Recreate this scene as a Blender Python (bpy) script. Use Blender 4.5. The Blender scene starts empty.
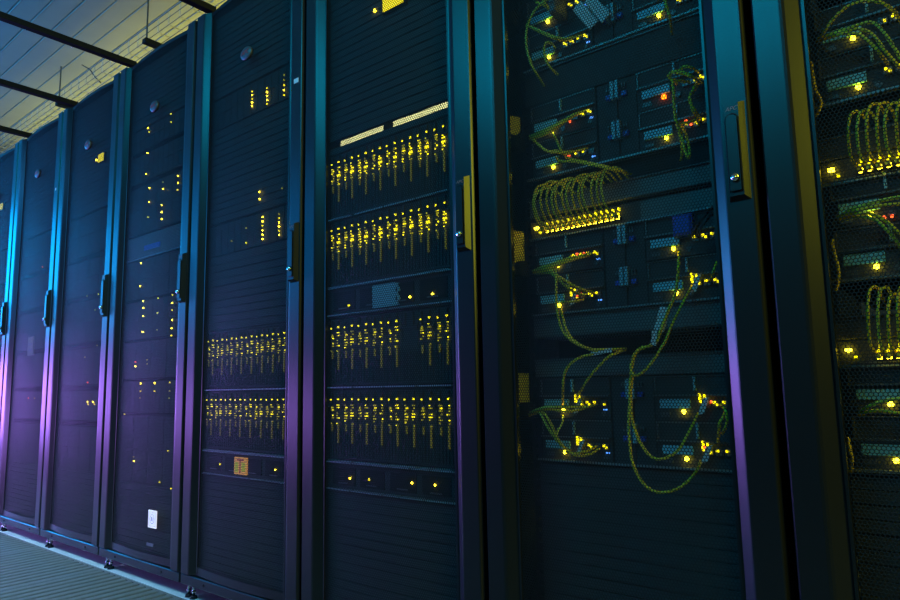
import bpy, bmesh, math, random
import numpy as np
from mathutils import Vector, Matrix

# ------------------------------------------------------------------ camera
scene = bpy.context.scene
COL = scene.collection
F_PX = 650.129
CAM = Vector((0.2471, -1.1381, 0.68456))
AX_R = Vector((0.77563265, 0.63089983, -0.01895759))
AX_U = Vector((0.09318391, -0.08475179, 0.99203523))
AX_F = Vector((-0.62426817, 0.77122146, 0.12452597))
cd = bpy.data.cameras.new('camera')
cd.sensor_width = 36.0
cd.lens = F_PX * 36.0 / 900.0
cd.shift_x = 0.6 / 900.0
cd.shift_y = 4.6 / 900.0
cd.clip_start = 0.02
cam = bpy.data.objects.new('camera', cd)
COL.objects.link(cam)
m = Matrix.Identity(4)
for i in range(3):
    m[i][0] = AX_R[i]; m[i][1] = AX_U[i]; m[i][2] = -AX_F[i]; m[i][3] = CAM[i]
cam.matrix_world = m
scene.camera = cam

# ------------------------------------------------------------------ world, lamps, exposure
scene.view_settings.view_transform = 'Standard'
scene.view_settings.look = 'None'
scene.view_settings.gamma = 1.0
scene.view_settings.use_curve_mapping = False
scene.view_settings.exposure = 0.12
w = bpy.data.worlds.new('world'); scene.world = w
w.use_nodes = True
w.node_tree.nodes['Background'].inputs[0].default_value = (0.010, 0.030, 0.050, 1)
w.node_tree.nodes['Background'].inputs[1].default_value = 0.25


def lamp(name, loc, target, sx, sy, power, color, spread=180):
    ld = bpy.data.lights.new(name, 'AREA')
    ld.shape = 'RECTANGLE'; ld.size = sx; ld.size_y = sy
    ld.energy = power; ld.color = color
    ld.spread = math.radians(spread)
    o = bpy.data.objects.new(name, ld); COL.objects.link(o)
    o.location = loc
    d = Vector(target) - Vector(loc)
    o.rotation_euler = d.to_track_quat('-Z', 'Y').to_euler()
    return o


# far end of the aisle: a violet lamp low down, a blue-cyan lamp above it
lamp('violet_lamp', (-8.6, -1.1, 0.66), (0, -0.6, 0.62), 1.7, 0.8, 9, (0.40, 0.17, 1.0), 40)
lamp('blue_lamp', (-8.6, -1.1, 2.10), (0, -0.6, 1.5), 1.7, 1.4, 42, (0.0, 0.36, 1.0), 100)
# the same two colours along the far side of the aisle
lamp('violet_side_lamp', (-5.3, -1.9, 0.50), (-4.6, 0, 0.52), 3.2, 0.4, 28, (0.44, 0.20, 1.0), 90)
lamp('blue_side_lamp', (-5.3, -1.9, 1.9), (-4.6, 0, 1.7), 3.0, 1.2, 24, (0.0, 0.34, 1.0), 110)
# unseen blue fill, added to tint the aisle ceiling
lamp('ceiling_tint_fill', (-4.6, -2.0, 2.35), (-4.4, -0.9, 3.0), 3.0, 0.2, 14, (0.06, 0.42, 1.0), 130)
# cyan lamp over the aisle, behind the photographer
lamp('cyan_lamp', (-1.1, -2.4, 2.75), (-0.7, 0.1, 1.3), 2.4, 0.5, 36, (0.0, 0.60, 1.0))
# pale cyan fill added over the far aisle to brighten the floor
lamp('floor_fill', (-3.6, -2.2, 2.6), (-3.6, -0.45, 0), 3.4, 0.3, 19, (0.42, 0.80, 1.0), 56)
# yellow lamp further along the aisle to the right
lamp('yellow_lamp', (2.7, -0.80, 2.20), (0.1, 0, 1.40), 0.8, 1.1, 38, (1.0, 1.0, 0.05))
# yellow lamp lying on top of the aisle behind the racks, facing the ceiling
hl = lamp('hot_aisle_lamp', (-3.2, 1.35, 2.12), (-3.2, 1.35, 3.0), 6.5, 0.5, 42, (1.0, 0.88, 0.02), 112)
hl.rotation_euler = (math.pi, 0, 0)
hl = lamp('slit_fill', (-3.4, 2.9, 2.2), (-3.4, 2.9, 3.0), 3.0, 0.8, 24, (1.0, 0.95, 0.36), 100)  # added fill, brightens the ceiling glimpsed through the pale slit
hl.rotation_euler = (math.pi, 0, 0)


# ------------------------------------------------------------------ helpers
def at(px, py, Y):
    """the point of the plane Y that the photograph shows at a pixel"""
    a = (px - 449.38) / F_PX; b = (304.6 - py) / F_PX
    d = AX_R * a + AX_U * b + AX_F
    t = (Y - CAM.y) / d.y
    return CAM + d * t


MATS = {}


def mat(name, color, rough=0.5, metal=0.0, spec=0.5, emit=None, strength=0.0, noise=0.0, scale=40.0, bump=0.0, coat=0.0):
    if name in MATS:
        return MATS[name]
    mt = bpy.data.materials.new(name); mt.use_nodes = True
    nt = mt.node_tree; b = nt.nodes['Principled BSDF']
    b.inputs['Base Color'].default_value = (*color, 1)
    b.inputs['Roughness'].default_value = rough
    b.inputs['Metallic'].default_value = metal
    b.inputs['Specular IOR Level'].default_value = spec
    if coat:
        b.inputs['Coat Weight'].default_value = coat
        b.inputs['Coat Roughness'].default_value = 0.25
    if emit:
        b.inputs['Emission Color'].default_value = (*emit, 1)
        b.inputs['Emission Strength'].default_value = strength
    if noise or bump:
        tc = nt.nodes.new('ShaderNodeTexCoord')
        n = nt.nodes.new('ShaderNodeTexNoise')
        n.inputs['Scale'].default_value = scale
        n.inputs['Detail'].default_value = 4.0
        nt.links.new(tc.outputs['Object'], n.inputs['Vector'])
        if noise:
            mx = nt.nodes.new('ShaderNodeMix'); mx.data_type = 'RGBA'
            mx.inputs[6].default_value = (*[c * (1 - noise) for c in color], 1)
            mx.inputs[7].default_value = (*[min(1, c * (1 + noise)) for c in color], 1)
            nt.links.new(n.outputs['Fac'], mx.inputs[0])
            nt.links.new(mx.outputs[2], b.inputs['Base Color'])
        if bump:
            bp = nt.nodes.new('ShaderNodeBump')
            bp.inputs['Strength'].default_value = bump
            bp.inputs['Distance'].default_value = 0.002
            nt.links.new(n.outputs['Fac'], bp.inputs['Height'])
            nt.links.new(bp.outputs['Normal'], b.inputs['Normal'])
    MATS[name] = mt
    return mt


POWDER = mat('black_powder_coat', (0.011, 0.012, 0.014), 0.31, 0.0, 0.50, noise=0.25, scale=300, bump=0.04)
MESHM = mat('black_perforated_steel', (0.026, 0.027, 0.030), 0.42, 0.0, 0.07)
DARK = mat('black_plastic', (0.022, 0.024, 0.026), 0.6, spec=0.06, noise=0.2, scale=60)
BLANK = mat('charcoal_panel', (0.085, 0.090, 0.095), 0.6, spec=0.05, noise=0.15, scale=30)
GREYP = mat('grey_panel', (0.14, 0.145, 0.15), 0.5, noise=0.12, scale=25)
BEZEL = mat('equipment_bezel', (0.070, 0.074, 0.078), 0.6, spec=0.06, noise=0.2, scale=50)
ZINC = mat('zinc_steel', (0.34, 0.44, 0.47), 0.38, 0.35, noise=0.15, scale=120)
LIGHTP = mat('pale_cyan_plastic', (0.30, 0.58, 0.66), 0.5)
CHROME = mat('chrome', (0.75, 0.76, 0.78), 0.18, 1.0)
BLUEP = mat('blue_plastic', (0.03, 0.10, 0.60), 0.4)
CABY = mat('yellow_cable_jacket', (1.0, 0.74, 0.02), 0.45)
CABG = mat('cyan_lit_yellow_jacket', (0.62, 0.70, 0.06), 0.45)  # yellow jacket with the green cast of cyan light put into its colour
CABB = mat('black_cable_jacket', (0.015, 0.015, 0.018), 0.45)
TAGM = mat('pale_paper_tag', (0.72, 0.76, 0.78), 0.6)
PAPER = mat('white_paper', (0.85, 0.85, 0.86), 0.7)
INK = mat('grey_print', (0.38, 0.38, 0.42), 0.7)
ORANGEL = mat('glowing_orange_label', (0.80, 0.42, 0.10), 0.6, emit=(1.0, 0.42, 0.07), strength=0.55)  # plain label; its emission stands in for light falling on it
GREENL = mat('green_print', (0.35, 0.45, 0.03), 0.6, emit=(0.55, 0.60, 0.02), strength=0.5)  # print on the orange label, given the same added glow
REDP = mat('red_print', (0.55, 0.05, 0.05), 0.5)
REDGREY = mat('red_grey_print', (0.34, 0.17, 0.17), 0.5)
BADGE = mat('badge_metal', (0.12, 0.12, 0.13), 0.5, 0.6)
LED = mat('yellow_led', (0.8, 0.6, 0.02), 0.4, emit=(1.0, 0.74, 0.02), strength=14.0)
LEDM = mat('yellow_indicator', (0.6, 0.45, 0.02), 0.4, emit=(1.0, 0.84, 0.0), strength=2.2)
LEDW = mat('dim_yellow_indicator', (0.3, 0.25, 0.02), 0.4, emit=(1.0, 0.88, 0.0), strength=0.40)
LEDX = mat('faint_yellow_indicator', (0.2, 0.18, 0.02), 0.4, emit=(1.0, 0.88, 0.0), strength=0.07)
LEDO = mat('orange_led', (0.8, 0.25, 0.02), 0.4, emit=(1.0, 0.11, 0.002), strength=8.0)
LEDR = mat('red_led', (0.8, 0.1, 0.02), 0.4, emit=(1.0, 0.10, 0.02), strength=3.0)
LEDB = mat('blue_led', (0.1, 0.2, 0.8), 0.4, emit=(0.10, 0.35, 1.0), strength=1.4)
SCREEN = mat('yellow_lit_display', (0.6, 0.5, 0.02), 0.4, emit=(1.0, 0.80, 0.0), strength=1.3)
SCREENB = mat('blue_lit_display', (0.02, 0.05, 0.3), 0.4, emit=(0.02, 0.10, 0.55), strength=0.35)


class MB:
    """collects shapes and links them as one mesh object"""
    def __init__(s):
        s.v = []; s.f = []

    def box(s, x0, x1, y0, y1, z0, z1):
        n = len(s.v)
        s.v += [(x0, y0, z0), (x1, y0, z0), (x1, y1, z0), (x0, y1, z0), (x0, y0, z1), (x1, y0, z1), (x1, y1, z1), (x0, y1, z1)]
        s.f += [(n, n + 3, n + 2, n + 1), (n + 4, n + 5, n + 6, n + 7), (n, n + 1, n + 5, n + 4), (n + 1, n + 2, n + 6, n + 5), (n + 2, n + 3, n + 7, n + 6), (n + 3, n, n + 4, n + 7)]
        return s

    def bevbox(s, x0, x1, y0, y1, z0, z1, b):
        """box whose front (low Y) edges are chamfered"""
        n = len(s.v)
        s.v += [(x0 + b, y0, z0 + b), (x1 - b, y0, z0 + b), (x1 - b, y0, z1 - b), (x0 + b, y0, z1 - b),
                (x0, y0 + b, z0), (x1, y0 + b, z0), (x1, y0 + b, z1), (x0, y0 + b, z1),
                (x0, y1, z0), (x1, y1, z0), (x1, y1, z1), (x0, y1, z1)]
        for a, c in ((0, 4), (4, 8)):
            for k in range(4):
                k2 = (k + 1) % 4
                s.f.append((n + a + k2, n + a + k, n + c + k, n + c + k2))
        s.f.append((n, n + 1, n + 2, n + 3)); s.f.append((n + 11, n + 10, n + 9, n + 8))
        return s

    def extrude_z(s, prof, z0, z1):
        n = len(s.v); k = len(prof)
        s.v += [(x, y, z0) for x, y in prof] + [(x, y, z1) for x, y in prof]
        for i in range(k):
            j = (i + 1) % k
            s.f.append((n + i, n + j, n + k + j, n + k + i))
        s.f.append(tuple(n + i for i in reversed(range(k)))); s.f.append(tuple(n + k + i for i in range(k)))
        return s

    def extrude_y(s, prof, y0, y1):
        """prof in (x, z)"""
        n = len(s.v); k = len(prof)
        s.v += [(x, y0, z) for x, z in prof] + [(x, y1, z) for x, z in prof]
        for i in range(k):
            j = (i + 1) % k
            s.f.append((n + i, n + j, n + k + j, n + k + i))
        s.f.append(tuple(n + i for i in reversed(range(k)))); s.f.append(tuple(n + k + i for i in range(k)))
        return s

    def extrude_x(s, prof, x0, x1):
        """prof in (y, z)"""
        n = len(s.v); k = len(prof)
        s.v += [(x0, y, z) for y, z in prof] + [(x1, y, z) for y, z in prof]
        for i in range(k):
            j = (i + 1) % k
            s.f.append((n + i, n + j, n + k + j, n + k + i))
        s.f.append(tuple(n + i for i in reversed(range(k)))); s.f.append(tuple(n + k + i for i in range(k)))
        return s

    def cyl(s, c, axis, r, h, n=12, r2=None):
        """cylinder from centre c along axis 'x', 'y' or 'z'"""
        r2 = r if r2 is None else r2
        b = len(s.v)
        for q, rr in ((0, r), (h, r2)):
            for i in range(n):
                a = 2 * math.pi * i / n
                u, v = rr * math.cos(a), rr * math.sin(a)
                s.v.append({'z': (c[0] + u, c[1] + v, c[2] + q), 'y': (c[0] + u, c[1] + q, c[2] + v), 'x': (c[0] + q, c[1] + u, c[2] + v)}[axis])
        for i in range(n):
            j = (i + 1) % n
            s.f.append((b + i, b + j, b + n + j, b + n + i))
        s.f.append(tuple(b + i for i in reversed(range(n)))); s.f.append(tuple(b + n + i for i in range(n)))
        return s

    def ball(s, c, r, ny=4, nx=6, sy=1.0):
        b = len(s.v)
        s.v.append((c[0], c[1], c[2] + r))
        for j in range(1, ny):
            t = math.pi * j / ny
            for i in range(nx):
                a = 2 * math.pi * i / nx
                s.v.append((c[0] + r * math.sin(t) * math.cos(a), c[1] + sy * r * math.sin(t) * math.sin(a), c[2] + r * math.cos(t)))
        s.v.append((c[0], c[1], c[2] - r)); e = len(s.v) - 1
        for i in range(nx):
            k = (i + 1) % nx
            s.f.append((b, b + 1 + i, b + 1 + k))
            for j in range(ny - 2):
                p = b + 1 + j * nx
                s.f.append((p + i, p + nx + i, p + nx + k, p + k))
            p = b + 1 + (ny - 2) * nx
            s.f.append((p + i, e, p + k))
        return s

    def tube(s, pts, r, n=6):
        pts = [Vector(p) for p in pts]
        b = len(s.v); up = None
        for i, p in enumerate(pts):
            t = (pts[min(i + 1, len(pts) - 1)] - pts[max(i - 1, 0)])
            if t.length < 1e-9:
                t = Vector((0, 0, 1))
            t.normalize()
            if up is None:
                up = Vector((0, 0, 1)) if abs(t.z) < 0.9 else Vector((1, 0, 0))
            sd = t.cross(up)
            if sd.length < 1e-6:
                sd = t.cross(Vector((1, 0, 0)))
            sd.normalize(); up = sd.cross(t).normalized()
            for k in range(n):
                a = 2 * math.pi * k / n
                q = p + sd * (r * math.cos(a)) + up * (r * math.sin(a))
                s.v.append(tuple(q))
        for i in range(len(pts) - 1):
            for k in range(n):
                k2 = (k + 1) % n
                s.f.append((b + i * n + k, b + i * n + k2, b + (i + 1) * n + k2, b + (i + 1) * n + k))
        s.f.append(tuple(b + k for k in reversed(range(n))))
        e = b + (len(pts) - 1) * n
        s.f.append(tuple(e + k for k in range(n)))
        return s

    def mesh(s, name, m, smooth=False):
        me = bpy.data.meshes.new(name)
        me.from_pydata(s.v, [], s.f); me.update()
        bm = bmesh.new(); bm.from_mesh(me)
        bmesh.ops.recalc_face_normals(bm, faces=bm.faces); bm.to_mesh(me); bm.free()
        me.materials.append(m)
        if smooth:
            me.polygons.foreach_set('use_smooth', [True] * len(me.polygons))
        return me

    def build(s, name, m, parent=None, smooth=False, loc=None):
        return link(name, s.mesh(name, m, smooth), parent, loc)



# small pieces of one part, too small in the picture to pick apart
JOINED = {'led_column', 'port_block', 'link_light', 'upper_light', 'clip', 'latch', 'drive_bay', 'bay_handle', 'bright_light', 'dim_light', 'faint_light', 'shelf_lip', 'tag_light', 'side_grip', 'print', 'green_print', 'flap_frame', 'side_filler', 'lettering', 'handle_lettering', 'badge_lettering', 'label_print', 'grille_tile'}


def link(name, me, parent=None, loc=None):
    o = bpy.data.objects.new(name, me); COL.objects.link(o)
    if parent is not None:
        o.parent = parent
    if loc is not None:
        o.location = loc
    if name in JOINED:
        o['kind'] = 'stuff'
    return o


CACHE = {}


def shared(key, fn):
    if key not in CACHE:
        CACHE[key] = fn()
    return CACHE[key]


def tag(o, label=None, cat=None, group=None, kind=None):
    if label: o['label'] = label
    if cat: o['category'] = cat
    if group: o['group'] = group
    if kind: o['kind'] = kind
    return o


def thing(name, label, cat, loc=(0, 0, 0), group=None, parent=None):
    o = bpy.data.objects.new(name, None); COL.objects.link(o)
    o.empty_display_size = 0.05
    o.location = loc
    if parent is not None:
        o.parent = parent
    return tag(o, label, cat, group)


def spline(pts, n=6):
    """points of a Catmull-Rom curve"""
    P = [Vector(p) for p in pts]
    if len(P) < 3:
        return P
    out = []
    Q = [P[0] * 2 - P[1]] + P + [P[-1] * 2 - P[-2]]
    for i in range(1, len(Q) - 2):
        a, b, c, d = Q[i - 1], Q[i], Q[i + 1], Q[i + 2]
        for k in range(n):
            t = k / n
            out.append(0.5 * ((2 * b) + (c - a) * t + (2 * a - 5 * b + 4 * c - d) * t * t + (3 * b - a - 3 * c + d) * t ** 3))
    out.append(P[-1])
    return out


# ------------------------------------------------------------------ the room
GAPS = [0.5934, -0.0066, -0.5926, -1.2041, -1.8157, -2.4123, -2.9948, -3.5738, -4.1560]
X0, X1, Y0, Y1, ZC = -9.0, 4.0, -2.7, 4.2, 3.0
CEILM = mat('ceiling_strip_paint', (0.40, 0.42, 0.42), 0.5, noise=0.08, scale=6)
WALLM = mat('dark_blue_wall', (0.05, 0.06, 0.08), 0.7, noise=0.15, scale=8)
TILEM = mat('pale_floor_tile', (0.82, 0.86, 0.86), 0.4, noise=0.12, scale=30)
GRILLM = mat('grey_floor_grille', (0.22, 0.23, 0.23), 0.45, 0.2, noise=0.2, scale=40)
PITM = mat('floor_void', (0.01, 0.011, 0.012), 0.9, noise=0.2, scale=10)

FZ = 0.017             # top of the floor tiles
fl = MB().box(X0, X1, Y0, Y1, -0.08, -0.032).build('floor', PITM); tag(fl, kind='structure')
fl.location.z = FZ


def grille_tile():
    b = MB()
    p = 0.6 / 13
    for i in range(13):
        # a slat: chamfered top, as a bar along Y
        x0, x1 = -0.3 + i * p + 0.007, -0.3 + (i + 1) * p - 0.007
        b.extrude_y([(x0, -0.022), (x1, -0.022), (x1, -0.003), (x1 - 0.003, 0.0), (x0 + 0.003, 0.0), (x0, -0.003)], -0.292, 0.292)
    b.box(-0.2985, 0.2985, -0.2985, -0.289, -0.025, 0.0005)
    b.box(-0.2985, 0.2985, 0.289, 0.2985, -0.025, 0.0005)
    b.box(-0.2985, -0.292, -0.2985, 0.2985, -0.0245, 0.0005)
    b.box(0.292, 0.2985, -0.2985, 0.2985, -0.0245, 0.0005)
    b.box(-0.29, 0.29, -0.03, 0.03, -0.024, -0.012)
    return b.mesh('grille_tile', GRILLM)


def solid_tile():
    return MB().box(-0.2985, 0.2985, -0.2985, 0.2985, -0.03, 0.001).mesh('floor_tile', TILEM)


gm, sm = grille_tile(), solid_tile()
YEDGE = 0.026
for i in range(-12, 5):
    cx = 0.27 + 0.6 * i
    for j in range(4):
        link('grille_tile', gm, fl, (cx, YEDGE - 0.3 - 0.6 * j, 0))
    for j in range(3):
        link('floor_tile', sm, fl, (cx, YEDGE + 0.3 + 0.6 * j, 0))

for nm, a in (('wall_back', (X0, X1, Y1, Y1 + 0.1, -0.08, ZC)), ('wall_front', (X0, X1, Y0 - 0.1, Y0, -0.08, ZC)),
              ('wall_left', (X0 - 0.1, X0, Y0, Y1, -0.08, ZC)), ('wall_right', (X1, X1 + 0.1, Y0, Y1, -0.08, ZC))):
    tag(MB().box(*a).build(nm, WALLM), kind='structure')

ce = MB().box(X0, X1, Y0, Y1, ZC + 0.02, ZC + 0.08).build('ceiling', PITM); tag(ce, kind='structure')
SP = 0.1235


def strip_mesh():
    h = SP / 2
    prof = [(-h + 0.0035, 0.018), (-h + 0.0030, -0.001), (-h + 0.006, -0.0025), (-h + 0.012, 0.0), (h - 0.008, 0.0), (h - 0.003, 0.002), (h - 0.0035, 0.018)]
    return MB().extrude_x(prof, X0, X1).mesh('ceiling_panel', CEILM)


stm = strip_mesh()
yy = 0.073 - 22 * SP + SP / 2
while yy < Y1 - SP / 2:
    if yy > Y0 + SP / 2:
        link('ceiling_panel', stm, ce, (0, yy, ZC))
    yy += SP

# ------------------------------------------------------------------ racks
D_EQ = 0.115          # front of the equipment
SAG = 0.012
OY = -0.085            # the further racks carry their equipment right behind the door
D2 = D_EQ + OY


def zz(z):
    return 0.6846 + (z - 0.6846) * 0.932



def arc_y(l):
    return 0.016 - SAG * (1 - ((l - 0.3005) / 0.2195) ** 2)


def door_mesh():
    p = 0.0060
    l0, l1, z0, z1 = 0.0825, 0.5195, 0.122, 1.996
    R = p / math.sqrt(3)
    rows = int((z1 - z0) / (p * 0.8660254)) + 1
    cols = int((l1 - l0) / p)
    jj, ii = np.meshgrid(np.arange(rows), np.arange(cols), indexing='ij')
    cx = (l0 + p * 0.25 + p * (ii + 0.5 * (jj % 2))).ravel() + p * 0.25
    cz = (z0 + R + jj * p * 0.8660254).ravel()
    ang = np.pi / 6 + np.arange(6) * np.pi / 3
    ca, sa = np.cos(ang), np.sin(ang)
    ox = cx[:, None] + R * ca; oz = cz[:, None] + R * sa
    ix = cx[:, None] + 0.79 * R * ca; iz = cz[:, None] + 0.79 * R * sa
    key = np.stack([np.round(ox.ravel() / (p * 0.25)).astype(np.int64), np.round(oz.ravel() / (R * 0.25)).astype(np.int64)], 1)
    _, first, inv = np.unique(key, axis=0, return_index=True, return_inverse=True)
    inv = inv.reshape(-1)
    OX, OZ = ox.ravel()[first], oz.ravel()[first]
    no = len(OX)
    VX = np.concatenate([OX, ix.ravel()]); VZ = np.concatenate([OZ, iz.ravel()])
    VY = 0.016 - SAG * (1 - ((VX - 0.3005) / 0.2195) ** 2)
    nf = len(VX)
    WX, WZ = ix.ravel(), iz.ravel()
    WY = 0.0167 - SAG * (1 - ((WX - 0.3005) / 0.2195) ** 2)
    verts = np.concatenate([np.stack([VX - 0.3, VY, VZ], 1), np.stack([WX - 0.3, WY, WZ], 1)]).astype(np.float32)
    nc = len(cx)
    O = inv.reshape(nc, 6); I = no + np.arange(nc * 6).reshape(nc, 6)
    O2 = np.roll(O, -1, 1); I2 = np.roll(I, -1, 1)
    W = I + (nf - no); W2 = np.roll(W, -1, 1)
    quads = np.concatenate([np.stack([O, O2, I2, I], 2).reshape(-1, 4), np.stack([I, I2, W2, W], 2).reshape(-1, 4)]).astype(np.int32)
    me = bpy.data.meshes.new('mesh_panel')
    me.vertices.add(len(verts)); me.vertices.foreach_set('co', verts.ravel())
    me.loops.add(quads.size); me.loops.foreach_set('vertex_index', quads.ravel())
    me.polygons.add(len(quads)); me.polygons.foreach_set('loop_start', np.arange(0, quads.size, 4, dtype=np.int32))
    me.update(calc_edges=True)
    me.materials.append(MESHM)
    return me


def sh(prof):
    return [(a - 0.3, b) for a, b in prof]


ZT = 2.006


def left_stile():
    return MB().extrude_z(sh([(0.007, 0.024), (0.007, 0.003), (0.010, 0.0), (0.049, 0.0), (0.0535, 0.0007), (0.0575, 0.0024), (0.079, 0.0156), (0.0800, 0.0125), (0.0845, 0.0125), (0.0845, 0.024)]), 0.107, ZT).mesh('left_stile', POWDER)


def right_stile():
    return MB().extrude_z(sh([(0.5165, 0.024), (0.5165, 0.0125), (0.521, 0.0125), (0.524, 0.0135), (0.541, 0.0017), (0.5435, 0.0004), (0.546, 0.0), (0.587, 0.0), (0.5895, 0.001), (0.5935, 0.007), (0.5935, 0.024)]), 0.107, ZT).mesh('right_stile', POWDER)


def curved_rail(z0, z1, y_in=0.024, lift=0.002, name='bottom_rail'):
    n = 24
    prof = []
    for i in range(n + 1):
        l = 0.083 + (0.519 - 0.083) * i / n
        prof.append((l, arc_y(l) - lift))
    return MB().extrude_z(sh([(0.519, y_in)] + [(0.083, y_in)] + prof), z0, z1).mesh(name, POWDER)


def handle_plate():
    b = MB(); n = len(b.v)
    z0, z1 = 0.985, 1.157
    A = [(0.549, 0.0, z0), (0.5845, 0.0, z0), (0.5845, 0.0, z1), (0.549, 0.0, z1)]
    B = [(0.5525, -0.011, z0 + 0.007), (0.5765, -0.011, z0 + 0.007), (0.5765, -0.011, z1 - 0.004), (0.5525, -0.011, z1 - 0.004)]
    b.v += [(x - 0.3, y, z) for x, y, z in A + B]
    b.f += [(0, 1, 2, 3), (7, 6, 5, 4)] + [(i, (i + 1) % 4, 4 + (i + 1) % 4, 4 + i) for i in range(4)]
    return b.mesh('handle', POWDER)


def lever():
    zt, zb, l0, l1 = 1.132, 1.000, 0.5555, 0.5735
    c = (l0 + l1) / 2; r = (l1 - l0) / 2
    prof = [(l0, zb), (l1, zb)] + [(c + r * math.cos(math.pi * k / 10), zt - r + r * math.sin(math.pi * k / 10)) for k in range(11)]
    return MB().extrude_y([(a - 0.3, b) for a, b in prof], -0.0155, -0.011).mesh('lever', POWDER)


def lever_groove():
    zt, zb, l0, l1 = 1.1345, 1.000, 0.5538, 0.5752
    c = (l0 + l1) / 2; r = (l1 - l0) / 2
    pts = [(l0, zb)] + [(c - r * math.cos(math.pi * k / 10), zt - r + r * math.sin(math.pi * k / 10)) for k in range(11)] + [(l1, zb)]
    return MB().tube([(a - 0.3, -0.0111, z) for a, z in pts], 0.0014, 6).mesh('lever_groove', PITM)


def lock():
    b = MB().cyl((0.2645, -0.0205, 1.022), 'y', 0.0062, 0.006, 16, 0.0078)
    b.cyl((0.2645, -0.0215, 1.022), 'y', 0.0030, 0.002, 10)
    return b.mesh('lock', CHROME, True)


def word_mesh(txt, size, depth, m, shear=0.3):
    cu = bpy.data.curves.new('word', 'FONT')
    cu.body = txt; cu.size = size; cu.extrude = depth; cu.shear = shear
    cu.align_x = 'CENTER'; cu.align_y = 'CENTER'; cu.resolution_u = 2
    o = bpy.data.objects.new('word', cu); COL.objects.link(o)
    dg = bpy.context.evaluated_depsgraph_get()
    me = bpy.data.meshes.new_from_object(o.evaluated_get(dg))
    bpy.data.objects.remove(o)
    me.transform(Matrix.Rotation(math.pi / 2, 4, 'X'))
    me.materials.clear(); me.materials.append(m)
    me.name = 'lettering'
    return me


def badge():
    b = MB(); rx, rz = 0.030, 0.0215
    rings = [(1.0, 0.0), (1.0, -0.005), (0.93, -0.0075), (0.6, -0.0095), (0.0, -0.0105)]
    n = 20
    for s, y in rings[:-1]:
        for i in range(n):
            a = 2 * math.pi * i / n
            b.v.append((rx * s * math.cos(a), y, rz * s * math.sin(a)))
    b.v.append((0, rings[-1][1], 0))
    for r in range(len(rings) - 2):
        for i in range(n):
            j = (i + 1) % n
            b.f.append((r * n + i, r * n + j, (r + 1) * n + j, (r + 1) * n + i))
    r = len(rings) - 2
    for i in range(n):
        b.f.append((r * n + i, r * n + (i + 1) % n, len(b.v) - 1))
    b.f.append(tuple(range(n)))
    return b.mesh('badge', BADGE, True)


def mounting_rail(left):
    b = MB()
    l0, l1 = (0.056, 0.078) if left else (0.522, 0.544)
    # the flange is a ladder: a hole every half unit
    b.box(l0 - 0.3, l0 - 0.3 + 0.006, D_EQ + 0.002, D_EQ + 0.005, 0.11, 1.99)
    b.box(l1 - 0.3 - 0.006, l1 - 0.3, D_EQ + 0.002, D_EQ + 0.005, 0.11, 1.99)
    z = 0.11
    while z < 1.98:
        b.box(l0 - 0.294, l1 - 0.306, D_EQ + 0.002, D_EQ + 0.005, z, z + 0.012)
        z += 0.02225
    le = l0 if left else l1 - 0.002
    b.box(le - 0.3, le - 0.298, D_EQ + 0.005, D_EQ + 0.06, 0.11, 1.99)
    return b.mesh('mounting_rail', POWDER)


def foot():
    b = MB().cyl((0, 0, 0.0005), 'z', 0.0125, 0.008, 14, 0.010)
    return b.mesh('foot', DARK)


def foot_stem():
    b = MB().cyl((0, 0, 0.008), 'z', 0.0045, 0.050, 10)
    b.cyl((0, 0, 0.018), 'z', 0.0075, 0.006, 6)
    return b.mesh('stem', CHROME, True)


def blanking_panel(h):
    b = MB(); x = 0.226
    y = D_EQ
    b.extrude_x([(y + 0.004, 0.001), (y, 0.002), (y, h * 0.47), (y + 0.003, h * 0.5), (y, h * 0.53), (y, h - 0.002), (y + 0.004, h - 0.001), (y + 0.004, h + 0.006), (y + 0.012, h + 0.006), (y + 0.012, 0.001)], -x, x)
    return b.mesh('blanking_panel', BLANK)


PL = {'mesh_panel': door_mesh(), 'left_stile': left_stile(), 'right_stile': right_stile(),
      'bottom_rail': curved_rail(0.108, 0.132), 'top_rail': curved_rail(1.990, 2.004, name='top_rail'),
      'handle': handle_plate(), 'lever': lever(), 'lever_groove': lever_groove(), 'lock': lock(), 'badge': badge(),
      'foot': foot(), 'stem': foot_stem(), 'rail_l': mounting_rail(True), 'rail_r': mounting_rail(False),
      'word_handle': word_mesh('APC', 0.0105, 0.0002, REDGREY), 'word_badge': word_mesh('APC', 0.020, 0.0004, REDP),
      'panel1': blanking_panel(0.0445), 'panel2': blanking_panel(0.089)}
_b = MB()
_b.box(-0.293, -0.291, 0.03, 1.0, 0.1, 2.0)
PL['side'] = _b.mesh('side_panel', POWDER)
PL['roof'] = MB().box(-0.293, 0.293, 0.026, 1.0, 1.992, 2.004).mesh('roof_panel', POWDER)
PL['base'] = MB().bevbox(-0.2965, 0.2965, 0.003, 0.04, 0.073, 0.104, 0.0025).box(-0.293, 0.293, 0.04, 1.0, 0.085, 0.100).mesh('base_plinth', POWDER)
PL['screw'] = MB().cyl((0, 0, 0), 'y', 0.0045, 0.003, 8).mesh('screw', DARK)
PL['side_filler'] = MB().box(-0.289, -0.2455, D_EQ + 0.02, D_EQ + 0.023, 0.11, 1.99).box(0.2455, 0.289, D_EQ + 0.02, D_EQ + 0.023, 0.11, 1.99).mesh('side_filler', DARK)  # strips added to keep rear light from showing beside the equipment
PL['post_l'] = MB().box(-0.293, -0.262, 0.030, 0.060, 0.1, 1.995).mesh('frame_post', POWDER)
PL['post_r'] = MB().box(0.262, 0.293, 0.030, 0.060, 0.1, 1.995).mesh('frame_post', POWDER)
PL['post_rear_l'] = MB().box(-0.293, -0.289, 0.955, 1.0, 0.1, 1.995).mesh('frame_post', POWDER)
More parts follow.
